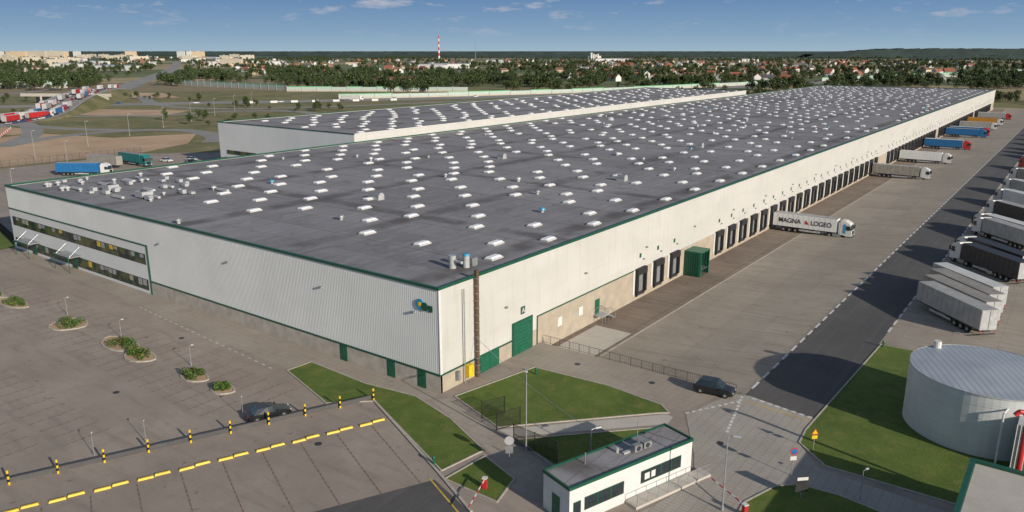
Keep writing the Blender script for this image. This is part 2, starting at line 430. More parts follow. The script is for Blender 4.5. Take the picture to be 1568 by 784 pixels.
for (z0,z1) in ((.6,2.25),(4.9,6.5)):
    x=-63
    mb.box(XL+1,xe-.9,-.08,-.052,z0-.08,z1+.08,'dark_steel')
    while x>XL+2.5:
        mb.box(x-1.25,x,-.1,-.081,z0,z1,'office_glass')
        if R()<.4: mb.box(x-1.2,x-.05,-.103,-.1005,z0+U(.5,1.1),z1-.03,random.choice(['yellow','green_trim','curtain_grey','curtain_tan','beige']) if R()<.6 else 'curtain_grey')
        x-=1.4
mb.obj('office_windows',W)
mb=MB()
for cx in (-87.7,-104):
    mb.box(cx-3,cx+3,-2.4,-.1,2.7,2.85,'steel'); mb.box(cx-3.05,cx+3.05,-2.45,-2.3,2.6,2.9,'green_trim')
    for s in (-2.8,2.8): mb.cyl((cx+s,-2.3,0),(cx+s,-2.3,2.7),.06,.06,8,'green_trim')
    mb.cyl((cx-2.5,-2,2.8),(cx-2.5,-.1,4.3),.03,.03,6,'steel'); mb.cyl((cx+2.5,-2,2.8),(cx+2.5,-.1,4.3),.03,.03,6,'steel')
    mb.box(cx-1,cx+1,-.13,-.1,0,2.3,'green_door'); mb.box(cx-.8,cx-.1,-.15,-.13,.3,2.1,'glass')
mb.obj('entrance_canopies',W)
mb=MB()
for v in (16.3,7.9,2.9):
    mb.box(-v-.65,-v+.65,-.06,-.02,.05,2.08,'green_trim'); mb.box(-v-.5,-v+.5,-.09,-.06,.08,1.95,'green_door')
mb.box(.02,.1,13.5,18,0,4.5,'green_trim')
for k in range(9): mb.box(.1,.13,13.75,17.75,.1+.47*k,.1+.47*k+.43,'green_door')
mb.box(.02,.08,6.9,10.8,0,2.35,'green_trim'); mb.box(.08,.11,7.05,8.8,.1,2.2,'green_door'); mb.box(.08,.11,8.9,10.65,.1,2.2,'green_door')
mb.box(.02,.12,34.1,35.3,.0,2.2,'green_door')
for y in (24,29.5): mb.box(.02,.08,y,y+1.1,1.0,2.3,'white_paint')
mb.obj('doors',W)
mb=MB()
mb.cyl((.35,3.9,0),(.35,3.9,11.6),.07,.07,8,'steel')
mb.box(.1,.5,6.0,6.45,0,13.3,'brown_pipe')
for k in range(14): mb.box(.08,.55,5.92,6.53,.6+k*.9,.66+k*.9,'grey_metal')
mb.box(.05,.7,4.2,5.1,.6,2.1,'yellow'); mb.box(.05,.5,2.5,2.9,.8,1.9,'grey_metal')
mb.obj('pipes_and_cabinet',W)
mb=MB(); mb.cyl((-2.8,-.02,10.2),(-2.8,-.14,10.2),.65,.65,24,'blue_unit'); mb.cyl((-2.1,-.02,10.05),(-2.1,-.16,10.05),.5,.5,20,'green_trim'); mb.cyl((-2.8,-.14,10.25),(-2.8,-.18,10.25),.25,.25,20,'yellow')
mb.box(-1.5,-.9,-.12,-.01,9.6,10.3,'green_trim')
mb.obj('logo_sign',W)
lg=bpy.data.curves.new('lettering','FONT'); lg.body='A'; lg.size=1.0; lg.extrude=.01; lg.materials.append(M['white_paint'])
mb=MB(); mb.box(.02,.06,15.4,16.3,5.2,6.2,'green_trim'); mb.obj('gate_number_sign',W)
lo=link('lettering',lg,W,(.08,15.55,5.35)); lo.rotation_euler=(math.pi/2,0,math.pi/2)
mb=MB()
y=12
while y<560:
    mb.box(.0,.35,y,y+.35,7.0,7.2,'grey_metal'); y+=18.9
for x in (-4,-20,-40,-58): mb.box(x,x+.4,-.35,0,9.0,9.2,'grey_metal')
mb.obj('wall_lamps',W)
mb=MB()
docks=[48.1,54.4,60.7]+[80.8+6.3*i for i in range(74)]
skip=[i for i,y in enumerate(docks) if 218<y<232 or 330<y<338 or 455<y<462]
dk=[y for i,y in enumerate(docks) if i not in skip and y<545]
for y in dk:
    mb.box(.005,.03,y-1.55,y+1.55,.0,3.3,'grey_metal')
    mb.box(.03,.6,y-1.6,y-1.2,-.05,3.9,'black_rubber_and_shade'); mb.box(.03,.6,y+1.2,y+1.6,-.05,3.9,'black_rubber_and_shade')
    mb.box(.03,.65,y-1.63,y+1.63,3.1,4.1,'black_rubber_and_shade',.02)
    mb.box(.005,.14,y-2.35,y-1.75,-.1,3.9,'white_paint'); mb.box(.005,.14,y+1.75,y+2.35,-.1,3.9,'white_paint')
    mb.box(.0,.5,y-1.2,y+1.2,-.35,-.02,'dark_steel')
    for s in (-1,1): mb.box(.005,.3,y+s*1.1-.15,y+s*1.1+.15,-.6,-.2,'black_rubber_and_shade')
    mb.box(.02,.06,y-.3,y+.3,5.7,6.4,'green_trim'); mb.box(.06,.3,y+.9,y+1.1,5.2,5.4,'grey_metal')
mb.obj('loading_docks',W)
mb=MB()
y0=65.2;y1=69.2
mb.box(.02,3.2,y0,y1,3.1,3.35,'green_door'); mb.box(.02,3.2,y0,y0+.15,-1.15,3.1,'green_door'); mb.box(.02,3.2,y1-.15,y1,-1.15,3.1,'green_door')
for k in range(4): mb.box(3.1,3.22,y0+.2+k*1.15,y0+.35+k*1.15,-1.1,3.1,'green_trim')
mb.box(.05,3.0,y0+.2,y1-.2,-.1,0,'steel')
for k in range(7): mb.box(.3+k*.42,.36+k*.42,y0-.08,y0-.005,-1.1,3.2,'green_trim')
mb.obj('green_shelter',W)
mb=MB()
def stair(y,mb=mb):
    mb.box(.02,1.6,y-1,y+1,-.12,0,'galv')
    for k in range(7): mb.box(.3,1.5,y+1+.3*k,y+1.32+.3*k,-.17*(k+1)-.04,-.17*(k+1),'galv')
    for xx in (.25,1.55):
        mb.cyl((xx,y+1,-.0),(xx,y+3.1,-1.2),.05,.05,6,'steel')
        mb.cyl((xx,y+1,1.0),(xx,y+3.1,-.2),.035,.035,6,'steel')
        mb.cyl((xx,y-1,1.0),(xx,y+1,1.0),.035,.035,6,'steel')
        for q in (-1,0,1,2,3): mb.cyl((xx,y+q,-1.2),(xx,y+q,1.0 if q<2 else 1.0-(q-1)*.57),.03,.03,6,'steel')
for y in (34.7,224,334): stair(y)
mb.obj('steel_stairs',W)
def skylights(x0,x1,y0,y1,z,name,par):
    mb=MB();k=0;y=y0
    while y<y1:
        x=x0-(6.1 if k%2 else 0)
        while x>x1:
            xx_=x+random.choice((-1.6,-.6,0,0,.8,1.6)) if x<x0-1 else x
            if R()>.14 and not(x<-72 and y<24):
                a,b=.58,1.08
                mb.box(xx_-a-.08,xx_+a+.08,y-b-.08,y+b+.08,z,z+.2,'skylight_curb')
                mb.grid([(xx_-a,y-b,z+.2),(xx_+a,y-b,z+.2),(xx_+a,y+b,z+.2),(xx_-a,y+b,z+.2),(xx_-a+.12,y-b+.12,z+.38),(xx_+a-.3,y-b+.12,z+.38),(xx_+a-.3,y+b-.12,z+.38),(xx_-a+.12,y+b-.12,z+.38)],'skylight_dome')
            x-=12.4
        y+=6.2;k+=1
    mb.obj(name,par)
skylights(-3.6,XL+3,14.5,558,H-.25,'skylights',W)
mb=MB()
zr=H-.25
def mush(x,y,s=1,m='grey_metal'):
    mb.cyl((x,y,zr),(x,y,zr+.5*s),.3*s,.3*s,10,'galv'); mb.cyl((x,y,zr+.5*s),(x,y,zr+.8*s),.6*s,.5*s,12,m); mb.cyl((x,y,zr+.8*s),(x,y,zr+.95*s),.5*s,.2*s,12,m)
def hood(x,y):
    mb.box(x-.9,x+.9,y-.7,y+.7,zr,zr+.5,'galv')
    for k in range(6):
        a0=math.pi*k/6;a1=math.pi*(k+1)/6
        mb.face([(x-.9,y+.75*math.cos(a0),zr+.5+.8*math.sin(a0)),(x+.9,y+.75*math.cos(a0),zr+.5+.8*math.sin(a0)),(x+.9,y+.75*math.cos(a1),zr+.5+.8*math.sin(a1)),(x-.9,y+.75*math.cos(a1),zr+.5+.8*math.sin(a1))],'grey_metal')
    for s in (-.9,.9): mb.face([(x+s,y+.75*math.cos(math.pi*k/6),zr+.5+.8*math.sin(math.pi*k/6)) for k in range(7)],'galv')
for (x,y) in ((-45,34),(-20,78),(-60,90),(-30,140)): hood(x,y)
mb.cyl((-4.9,8.0,zr),(-4.9,8.0,zr+1.6),.45,.45,14,'galv'); mb.cyl((-3.8,9.3,zr),(-3.8,9.3,zr+1.5),.42,.42,14,'galv'); mb.cyl((-4.9,8.0,zr+1.0),(-3.2,7.8,zr+1.0),.2,.2,8,'galv')
mb.box(-4.4,-3.4,10.0,11.0,zr,zr+1.0,'grey_metal'); mb.cyl((-3.8,9.3,zr+1.5),(-3.8,9.3,zr+1.75),.5,.4,14,'blue_unit')
for (x,y) in ((-55,1.9),(-37,18.5),(-74,33),(-52,60),(-90,70),(-25,55),(-15,42)): mush(x,y,.9,random.choice(['grey_metal','grey_metal','blue_unit']))
for _ in range(60): mush(U(-110,-3),U(40,550),U(.6,1.0),random.choice(['grey_metal','galv','galv','galv','blue_unit']))
for _ in range(48):
    x=U(-109,-74);y=U(2.5,23)
    r=R()
    if r<.4: a=U(.4,.9); mb.box(x-a,x+a,y-.4,y+.4,zr+.15,zr+U(.5,.95),'galv')
    elif r<.8: mush(x,y,U(.6,1.0),'galv')
    else: mb.box(x-1.8,x+1.8,y-.25,y+.25,zr+.25,zr+.6,'skylight_curb')
for x in (-80,-92): 
    mb.box(x-1.3,x+1.3,9,11,zr+.2,zr+1.2,'galv'); mb.cyl((x,10,zr+1.2),(x,10,zr+1.3),.6,.6,14,'dark_steel')
mb.obj('roof_vents',W)

W2=empty('warehouse')
X2=-180;Y2=90;Y2E=400;H2=14.9
mb=MB()
mb.face([(X2,Y2,H2-.3),(XL,Y2,H2-.3),(XL,Y2E,H2-.3),(X2,Y2E,H2-.3)],'roof_membrane'); mb.obj('roof',W2)
mb=MB()
for a,b in (((X2,Y2),(XL-.01,Y2)),((XL-.01,Y2),(XL-.01,Y2E)),((XL-.01,Y2E),(X2,Y2E)),((X2,Y2E),(X2,Y2))):
    mb.face([(*a,0),(*b,0),(*b,H2),(*a,H2)],'cladding' if a[1]!=b[1] else 'white_panel')
mb.obj('walls',W2)
mb=MB()
for a in ((X2-.1,XL+.1,Y2-.12,Y2+.1),(X2-.1,X2+.1,Y2+.1,Y2E),(XL-.1,XL+.12,Y2+.1,Y2E),(X2,XL,Y2E-.1,Y2E+.1)):
    mb.box(*a,H2-.15,H2+.1,'green_trim' if a[2]!=Y2+.1 or a[0]<-150 else 'white_paint')
mb.box(-176,-160,Y2-.1,Y2,1,2.8,'office_glass'); mb.box(-176,-160,Y2-.1,Y2,4.5,5.8,'office_glass'); mb.box(-177,-159,Y2-2,Y2-.1,3.2,3.4,'green_trim')
mb.obj('trim_and_windows',W2)
skylights(-117,X2+2,96,396,H2-.3,'skylights',W2)

# ------------------------------------------------------------------ vehicles
def wheel(mb,x,y,r=.5,w=.3):
    mb.cyl((x,y-w/2,r),(x,y+w/2,r),r,r,14,'wheel'); 
    mb.cyl((x,y-w/2-.01,r),(x,y+w/2+.01,r),r*.5,r*.5,10,'steel')
def trailer_parts(mb,col,roof='curtain_grey',base=0):
    mb.box(0,13.6,-1.27,1.27,1.15,4.0,col,.015)
    mb.box(.02,13.58,-1.24,1.24,4.0,4.03,roof)
    for x in [i*1.13 for i in range(1,12)]:
        for s in (-1,1): mb.box(x-.03,x+.03,s*1.27-.02,s*1.27+.02,1.2,3.95,col)
    for s in (-1,1): mb.box(0,13.6,s*1.28-.02,s*1.28+.02,1.05,1.2,'dark_steel')
    mb.box(.1,13.4,-.5,.5,.85,1.15,'dark_steel')
    mb.box(-.03,.0,-1.2,1.2,1.2,3.95,'galv'); mb.box(-.05,-.03,-.03,.03,1.2,3.95,'dark_steel')
    mb.box(-.04,.1,-1.2,1.2,.5,.65,'dark_steel'); 
    for s in (-1,1): mb.box(-.07,-.03,s*1.05-.12,s*1.05+.12,.9,1.05,'red')
    for x in (2.4,3.7,5.0):
        for s in (-1,1): wheel(mb,x,s*1.03)
    for s in (-1,1):
        mb.box(10.8,10.95,s*.8-.06,s*.8+.06,.1,1.1,'grey_metal'); mb.box(5.8,10.3,s*1.2-.02,s*1.2+.02,.5,.85,'galv')
    mb.box(7,8.6,-1.1,1.1,.5,.95,'grey_metal')
def cab_parts(mb,col):
    x0=14.35
    mb.extr([(x0,.9),(x0+2.3,.55),(x0+2.38,1.4),(x0+2.3,1.9),(x0+2.05,3.1),(x0+1.7,3.45),(x0+.9,3.85),(x0+.1,3.9),(x0,3.6)],-1.22,1.22,col)
    mb.face([(x0+2.325,-1.1,1.95),(x0+2.325,1.1,1.95),(x0+2.09,1.05,3.05),(x0+2.09,-1.05,3.05)],'glass')
    for s in (-1,1):
        mb.face([(x0+2.1,s*1.235,2.0),(x0+1.95,s*1.235,2.9),(x0+1.1,s*1.235,2.9),(x0+1.05,s*1.235,1.95)],'glass')
        mb.box(x0+2.25,x0+2.45,s*1.32-.1,s*1.32+.1,2.1,2.9,'black_paint')
        mb.box(x0-.3,x0+.25,s*1.15-.05,s*1.15+.05,1.0,3.4,col)
        mb.box(x0+2.38,x0+2.43,s*.95-.2,s*.95+.2,.75,.95,'marking_white')
        wheel(mb,x0+1.4,s*1.05); wheel(mb,x0-2.1,s*1.0)
        mb.box(x0-1.5,x0+.2,s*1.0-.2,s*1.0+.2,.35,.95,'grey_metal')
    mb.box(x0+2.36,x0+2.42,-.75,.75,.95,1.8,'black_paint'); mb.box(x0+2.3,x0+2.45,-1.2,1.2,.4,.72,'dark_steel')
    mb.box(x0-2.9,x0+1.5,-.45,.45,.6,.95,'dark_steel')
cache={}
def truck(x,y,rot,col,cab=None,roof='curtain_grey',z=0):
    k=(col,cab,roof)
    if k not in cache:
        mb=MB(); trailer_parts(mb,col,roof)
        if cab: cab_parts(mb,cab)
        cache[k]=mb.mesh('truck')
    return link('articulated_truck' if cab else 'semi_trailer',cache[k],None,(x,y,z),rot)
def text(body,par,loc,rot,size,mat,sx=1):
    c=bpy.data.curves.new('lettering','FONT'); c.body=body; c.size=size; c.extrude=.004; c.offset=.02; c.materials.append(M[mat])
    o=bpy.data.objects.new('lettering',c); S.collection.objects.link(o); o.parent=par; o.location=loc; o.rotation_euler=rot; o.scale=(sx,1,1); return o
tw=truck(.9,112,0,'white_panel','white_paint',z=-1.15)
text('MAGNA',tw,(1.2,-1.31,2.1),(math.pi/2,0,0),1.45,'dark_steel',.93)
text('LOGEO',tw,(8.2,-1.31,2.1),(math.pi/2,0,0),1.45,'dark_steel',.9)
mb=MB(); mb.face([(6.9,-1.31,2.15),(7.9,-1.31,2.15),(7.1,-1.31,3.1)],'red'); mb.obj('emblem',tw)
mb=MB(); mb.box(14.9,15.5,-1.24,-1.22,1.2,3.2,'blue_unit'); mb.obj('livery',tw)
for (y,c,cab,rf) in ((207.5,'curtain_tan','white_paint','curtain_grey'),(250,'white_panel','white_paint','white_sheet'),(300,'blue','red','white_sheet'),(356,'blue','blue','curtain_grey'),(366,'blue','red','white_sheet'),(400,'curtain_grey','white_paint','curtain_grey'),(430,'orange','white_paint','orange'),(475,'curtain_grey','red','white_sheet')):
    truck(.9,y,0,c,cab,rf,-1.15 )
ang=math.atan2(.73,-.68)
def hb(y,c,cab=None,rf='curtain_grey'):
    Lh=16.6 if cab else 13.6
    truck(38.6+.68*Lh,y-.73*Lh+1,ang+U(-.02,.02),c,cab,rf,.04)
for y,c,cab,rf in ((66.3,'curtain_grey',None,'curtain_grey'),(70.8,'curtain_tan',None,'curtain_tan'),(75,'curtain_tan',None,'curtain_tan'),(79.5,'curtain_grey',None,'white_sheet'),(100,'curtain_dark','white_paint','curtain_dark'),(105.5,'curtain_dark','white_paint','curtain_dark'),(127,'curtain_grey','white_paint','curtain_grey'),(132,'curtain_tan','white_paint','white_sheet'),(151,'curtain_dark','white_paint','curtain_grey'),(170,'white_sheet','car_silver','white_sheet'),(190,'curtain_grey','white_paint','white_sheet'),(215,'curtain_tan','white_paint','white_sheet')):
    hb(y,c,cab,rf)
y=245
while y<560:
    hb(y,random.choice(['curtain_grey','curtain_tan','white_sheet','blue','curtain_dark','white_sheet']),random.choice(['white_paint','red','blue','white_paint']),random.choice(['white_sheet','curtain_grey'])); y+=U(12,38)
truck(-203,47.5,.62,'blue','white_paint','curtain_grey',.04); truck(-215,63,.25,'curtain_tan',None,'curtain_grey',.04); truck(-214,73.5,.02,'teal','teal','curtain_tan',.04)
truck(-195,112,.3,'white_sheet','white_paint','white_sheet',.04)
def car(x,y,rot,col,z=0.02,suv=False,name='parked_car'):
    k=('car',col,suv)
    if k not in cache:
        mb=MB(); h=1.68 if suv else 1.45; sh=1.0 if suv else .9; rx=-1.75 if suv else -1.35
        st=[(-2.28,.78,.45,.72,.74,.7),(-2.2,.88,.3,sh-.03,sh,.78),(rx-.35,.9,.25,sh,sh+.04,.74),(rx+.15,.91,.25,sh,h-.03,.64),(-.2,.92,.25,sh,h,.66),(.35,.92,.25,sh,h-.04,.64),(1.05,.9,.25,sh-.03,sh+.02,.74),(1.9,.88,.28,sh-.16,sh-.13,.74),(2.25,.76,.42,.62,.66,.66)]
        b=len(mb.v)
        for (X,hw,zb,zs,zt,tw_) in st: mb.v+=[(X,-hw,zb),(X,-hw,zs),(X,-tw_,zt),(X,tw_,zt),(X,hw,zs),(X,hw,zb)]
        for i in range(len(st)-1):
            for j in range(6):
                a=b+6*i+j;c_=b+6*i+(j+1)%6
                m=col
                if j==5: m='dark_steel'
                if j in(1,3) and 2<=i<=5: m='glass'
                if j==2 and i in(2,5): m='glass'
                mb.f.append((a,c_,c_+6,a+6)); mb.mi.append(mb.m(m))
        n=len(st)-1
        mb.f.append(tuple(b+j for j in range(6))); mb.mi.append(mb.m(col)); mb.f.append(tuple(b+6*n+j for j in range(6))[::-1]); mb.mi.append(mb.m(col))
        for X in (-1.4,1.4):
            for s in (-1,1): wheel(mb,X,s*.83,.34,.22)
        for s in (-1,1):
            mb.box(2.14,2.24,s*.6-.14,s*.6+.14,.62,.72,'marking_white'); mb.box(-2.27,-2.2,s*.65-.12,s*.65+.12,.72,.9,'red'); mb.box(.75,.95,s*.98-.08,s*.98+.08,.95,1.1,col)
        cache[k]=mb.mesh('car')
    return link(name,cache[k],None,(x,y,z),rot)
car(25,18.7,.12,'car_black',.04,True)
car(-10.9,-15.3,ba,'car_black'); 
car(-204,84,.2,'car_white',.04); car(-194,87.5,.1,'car_black',.04); car(-200,91,.2,'car_silver',.04)

# ------------------------------------------------------------------ railing, fences, lamps, signs
mb=MB()
for x in [i*1.5 for i in range(1,19)]: mb.cyl((x,20.1,0),(x,20.1,1.1),.03,.03,6,'dark_steel')
for z in (.15,1.1): mb.cyl((.3,20.1,z),(27,20.1,z),.025,.025,6,'dark_steel')
x=.4
while x<27: mb.cyl((x,20.1,.15),(x,20.1,1.1),.012,.012,4,'dark_steel'); x+=.25
mb.obj('railing')
def fence(pts,h=2.0,name='mesh_fence',m='dark_steel',r=.012):
    mb=MB()
    for a,b in zip(pts[:-1],pts[1:]):
        a=Vector(a);b=Vector(b);L=(b-a).length;n=max(1,int(L/2.5))
        for i in range(n+1):
            p=a.lerp(b,i/n); mb.cyl((p.x,p.y,0),(p.x,p.y,h+.1),.05,.05,6,m)
        k=int(L/.14)
        for i in range(k):
            p=a.lerp(b,i/k); mb.cyl((p.x,p.y,.1),(p.x,p.y,h),r,r,3,m,False)
        for z in (.1,h*.5,h): mb.cyl((a.x,a.y,z),(b.x,b.y,z),.03,.03,4,m)
    mb.obj(name)
fence([(13.5,-4.3),(18.9,-4.7)],2.1,m='black_paint',r=.035); fence([(7.6,-2),(8.8,.4)],2.0,m='black_paint',r=.025); fence([(10.5,-3.2),(11.6,-.6)],2.0,m='black_paint',r=.025); fence([(18.9,-4.7),(22.5,-10.5)],2,r=.02)
fence([(-113,.3),(-150,8),(-190,19),(-236,26),(-236,92)],2.2)
def lamp(x,y,h,rot=0,r=1.0):
    mb=MB(); mb.cyl((0,0,0),(0,0,.5),.14*r,.12*r,10,'lamp_grey'); mb.cyl((0,0,.5),(0,0,h),.085*r,.05*r,10,'lamp_grey')
    mb.cyl((0,0,h-.05),(.5*r,0,h+.1),.035*r,.03*r,8,'lamp_grey'); mb.box(.4*r,1.05*r,-.14*r,.14*r,h+.06,h+.17,'galv',.03*r); mb.box(.5*r,1.0*r,-.1*r,.1*r,h+.04,h+.058,'white_paint')
    mb.obj('street_lamp',None,(x,y,.02),rot)
lamp(15.3,-4.7,8,2.2); lamp(34.6,-3,7,.3); lamp(20.7,-1.5,2.6,1); 
for (x,y) in ((-30.3,-12.5),(-46.5,-12.9),(-62.5,-12.8)): lamp(x,y,2.6,1.0,.5)
for (x,y) in ((-15.5,-26.1),(-17.1,-30.4),(-12.5,-17)): lamp(x-.5,y,2.2,2.5,.4)
lamp(43.6,5.8,2.8,1,.5); lamp(-170,22,8,1); lamp(-150,60,8,1); lamp(-225,60,8,1)
for q in range(8): lamp(-250-q*24,60+q*30,10,1.0,1.1)
mb=MB()
p0=Vector((.4,5.9,5.2));p1=Vector((20.7,-1.5,2.6));prev=p0
for k in range(1,17):
    t_=k/16; p=p0.lerp(p1,t_); p.z-=1.6*4*t_*(1-t_)*.4; mb.cyl(prev,p,.025,.025,4,'steel',False); prev=p
mb.obj('overhead_cable')
def sign(x,y,h,kind,rot,name='traffic_sign'):
    mb=MB(); mb.cyl((0,0,0),(0,0,h),.04,.04,8,'lamp_grey')
    if kind=='round':
        mb.cyl((.05,0,h-.3),(.075,0,h-.3),.38,.38,20,'red'); mb.cyl((.075,0,h-.3),(.082,0,h-.3),.28,.28,20,'blue'); mb.box(.04,.06,-.3,.3,h-1.2,h-.8,'white_paint')
    elif kind=='back':
        mb.cyl((.05,0,h-.3),(.075,0,h-.3),.45,.45,20,'galv'); mb.box(.04,.07,-.35,.35,h-1.6,h-.9,'grey_metal')
    elif kind=='tri':
        mb.face([(.05,-.4,h-.65),(.05,.4,h-.65),(.05,0,h)],'red'); mb.face([(.06,-.28,h-.58),(.06,.28,h-.58),(.06,0,h-.13)],'yellow')
        mb.box(.04,.06,-.28,.28,h-1.1,h-.75,'yellow')
    else:
        mb.box(.03,.08,-.6,.6,h-1.5,h,'dark_steel'); mb.box(.08,.085,-.5,.5,h-.4,h-.1,'white_paint')
    mb.obj(name,None,(x,y,.05),rot)
sign(15.8,-8.1,3.0,'back',-.9); sign(37.6,6.1,2.8,'round',-.8); sign(37.8,12.2,2.3,'tri',-.8); sign(39.4,2.8,2.2,'board',-.8,'information_sign')
mb=MB(); mb.cyl((0,0,0),(0,0,.7),.13,.1,10,'green_door'); mb.cyl((0,0,.7),(0,0,.85),.17,.1,10,'green_door'); mb.cyl((-.18,0,.5),(.18,0,.5),.07,.07,8,'green_door')
hy=mb.mesh('hydrant'); link('fire_hydrant',hy,None,(9.9,-12.1,.1)); link('fire_hydrant',hy,None,(5.7,10.8,.1)); link('fire_hydrant',hy,None,(37.3,45.5,.1))
def barrier(x,y,rot):
    mb=MB(); mb.box(-.2,.2,-.2,.2,0,1.0,'red',.02); mb.box(-.22,.22,-.22,.22,1.0,1.08,'white_paint')
    for k in range(8): mb.box(.2+.55*k,.2+.55*(k+1),-.04,.04,.88,.97,['white_paint','red'][k%2])
    mb.obj('boom_barrier',None,(x,y,.05),rot)
barrier(36.4,-2.6,2.6); barrier(16.3,-12.4,-1.2)

# ------------------------------------------------------------------ guardhouse
c0=Vector((26.05,-5.4)); ga=math.atan2(13.8,4.6)
G=empty('guardhouse',(c0.x,c0.y,.02),ga)
L2,W_=7.2,1.75;h=3.45
mb=MB()
mb.box(-L2,L2,-W_,W_,0,h,'white_paint'); mb.obj('walls',G)
mb=MB(); mb.face([(-L2+.1,-W_+.1,h+.03),(L2-.1,-W_+.1,h+.03),(L2-.1,W_-.1,h+.03),(-L2+.1,W_-.1,h+.03)],'roof_membrane'); mb.obj('roof',G)
mb=MB()
mb.box(-L2-.08,L2+.08,-W_-.08,-W_+.08,h-.1,h+.18,'green_trim');mb.box(-L2-.08,L2+.08,W_-.08,W_+.08,h-.1,h+.18,'green_trim')
mb.box(-L2-.08,-L2+.08,-W_+.08,W_-.08,h-.1,h+.18,'green_trim');mb.box(L2-.08,L2+.08,-W_+.08,W_-.08,h-.1,h+.18,'green_trim')
mb.obj('roof_edge',G)
mb=MB()
def win(a,b,z0,z1,yy=-1):
    y=yy*W_
    mb.box(a,b,min(y,y+yy*.04),max(y,y+yy*.04),z0,z1,'green_trim')
    n=max(1,int((b-a)/1.1));w=(b-a)/n
    for i in range(n): mb.box(a+i*w+.07,a+(i+1)*w-.07,min(y+yy*.04,y+yy*.06),max(y+yy*.04,y+yy*.06),z0+.07,z1-.07,'glass')
win(-5.6,-1.2,1.0,2.2); win(.8,5.8,1.2,2.4); win(-6.8,-6,0.05,2.1)
mb.box(L2,L2+.05,-1.2,.9,1.2,2.3,'green_trim'); mb.box(L2+.05,L2+.07,-1.1,.8,1.3,2.2,'glass')
mb.box(-L2-.05,-L2,-.5,.5,0,2.1,'green_door')
mb.box(1.2,1.8,-W_-.09,-W_-.06,1.5,2.1,'white_paint'); mb.box(2.0,2.5,-W_-.09,-W_-.06,1.5,2.1,'white_paint')
mb.obj('windows_and_door',G)
mb=MB()
for s in (0,1.1): 
    mb.box(1+s,1.9+s,-.7,-.2,h+.2,h+.8,'grey_metal'); mb.cyl((1.45+s,-.71,h+.5),(1.45+s,-.75,h+.5),.23,.23,14,'dark_steel')
mb.box(.2,3.6,-.2,.1,h+.05,h+.2,'galv'); mb.cyl((-3.6,.6,h),(-3.6,.6,h+1.1),.05,.05,8,'steel'); mb.cyl((2.6,.7,h),(2.6,.7,h+2.2),.04,.03,8,'steel'); mb.cyl((0,.5,h),(0,.5,h+.5),.15,.15,10,'galv')
mb.obj('air_conditioning',G)
mb=MB(); mb.box(-1,L2+1.2,-W_-1.4,-W_-.02,0,.25,'slab_light')
for i in range(8): mb.cyl((-.8+i*1.25,-W_-1.3,.25),(-.8+i*1.25,-W_-1.3,1.25),.03,.03,6,'steel')
mb.cyl((-.8,-W_-1.3,1.25),(L2+1.1,-W_-1.3,1.25),.03,.03,6,'steel'); mb.cyl((-.8,-W_-1.3,.75),(L2+1.1,-W_-1.3,.75),.025,.025,6,'steel')
mb.obj('platform_railing',G)

# ------------------------------------------------------------------ water tank
T=empty('water_tank',(50.2,27.3,.05))
mb=MB(); N=72;r=7.1;HT=6.3
mb.cyl((0,0,0),(0,0,HT),r,r,N,'tank_steel',False)
for k in range(N):
    a0=2*math.pi*k/N;a1=2*math.pi*(k+1)/N
    mb.face([(r*math.cos(a0),r*math.sin(a0),HT),(r*math.cos(a1),r*math.sin(a1),HT),(0,0,HT+.35)],'tank_roof')
for z in (1.3,2.6,3.9,5.2): mb.cyl((0,0,z),(0,0,z+.05),r+.03,r+.03,N,'tank_steel',False)
mb.cyl((0,0,HT-.1),(0,0,HT+.03),r+.06,r+.06,N,'galv',False)
mb.cyl((-5.2,3.9,HT+.05),(-5.2,3.9,HT+.8),.4,.4,12,'white_paint')
mb.obj('shell',T)
mb=MB(); mb.box(3.4,6.4,-8.4,-4.4,0,4.8,'galv')
for k in range(11): mb.cyl((3.4+k*.3,-8.43,0),(3.4+k*.3,-8.43,4.8),.04,.04,5,'white_paint')
mb.box(3.35,3.42,-7,-6,.0,2.1,'grey_metal')
mb.cyl((2.2,-7.6,0),(2.2,-7.6,5.2),.09,.09,8,'white_paint'); mb.cyl((2.2,-7.6,5.2),(2.8,-5,5.6),.09,.09,8,'white_paint')
mb.obj('valve_cabinet',T)
mb=MB()
hd=Vector((-.8,-.6,0)); prev=Vector((0,0,0))
for (a,z) in ((0,8.9),(.1,9.3),(.4,9.65),(.8,9.7),(1.1,9.4)):
    q=Vector((hd.x*a,hd.y*a,z)); mb.cyl(prev,q,.2,.2,12,'red'); prev=q
mb.obj('red_vent_pipe',None,(54.3,10.3,.05))
mb=MB(); mb.box(51.1,66,-12,9,0,4.8,'white_paint')
mb.box(51.4,66,-12,8.7,4.8,4.85,'slab_light'); mb.box(50.95,66,8.7,9.1,4.5,5.1,'green_trim'); mb.box(50.95,51.35,-12,8.7,4.5,5.1,'green_trim')
mb.box(53,54.2,9.0,9.06,0,2.2,'green_door'); mb.box(51.03,51.1,2,4,1.2,2.4,'glass')
mb.obj('pump_house')

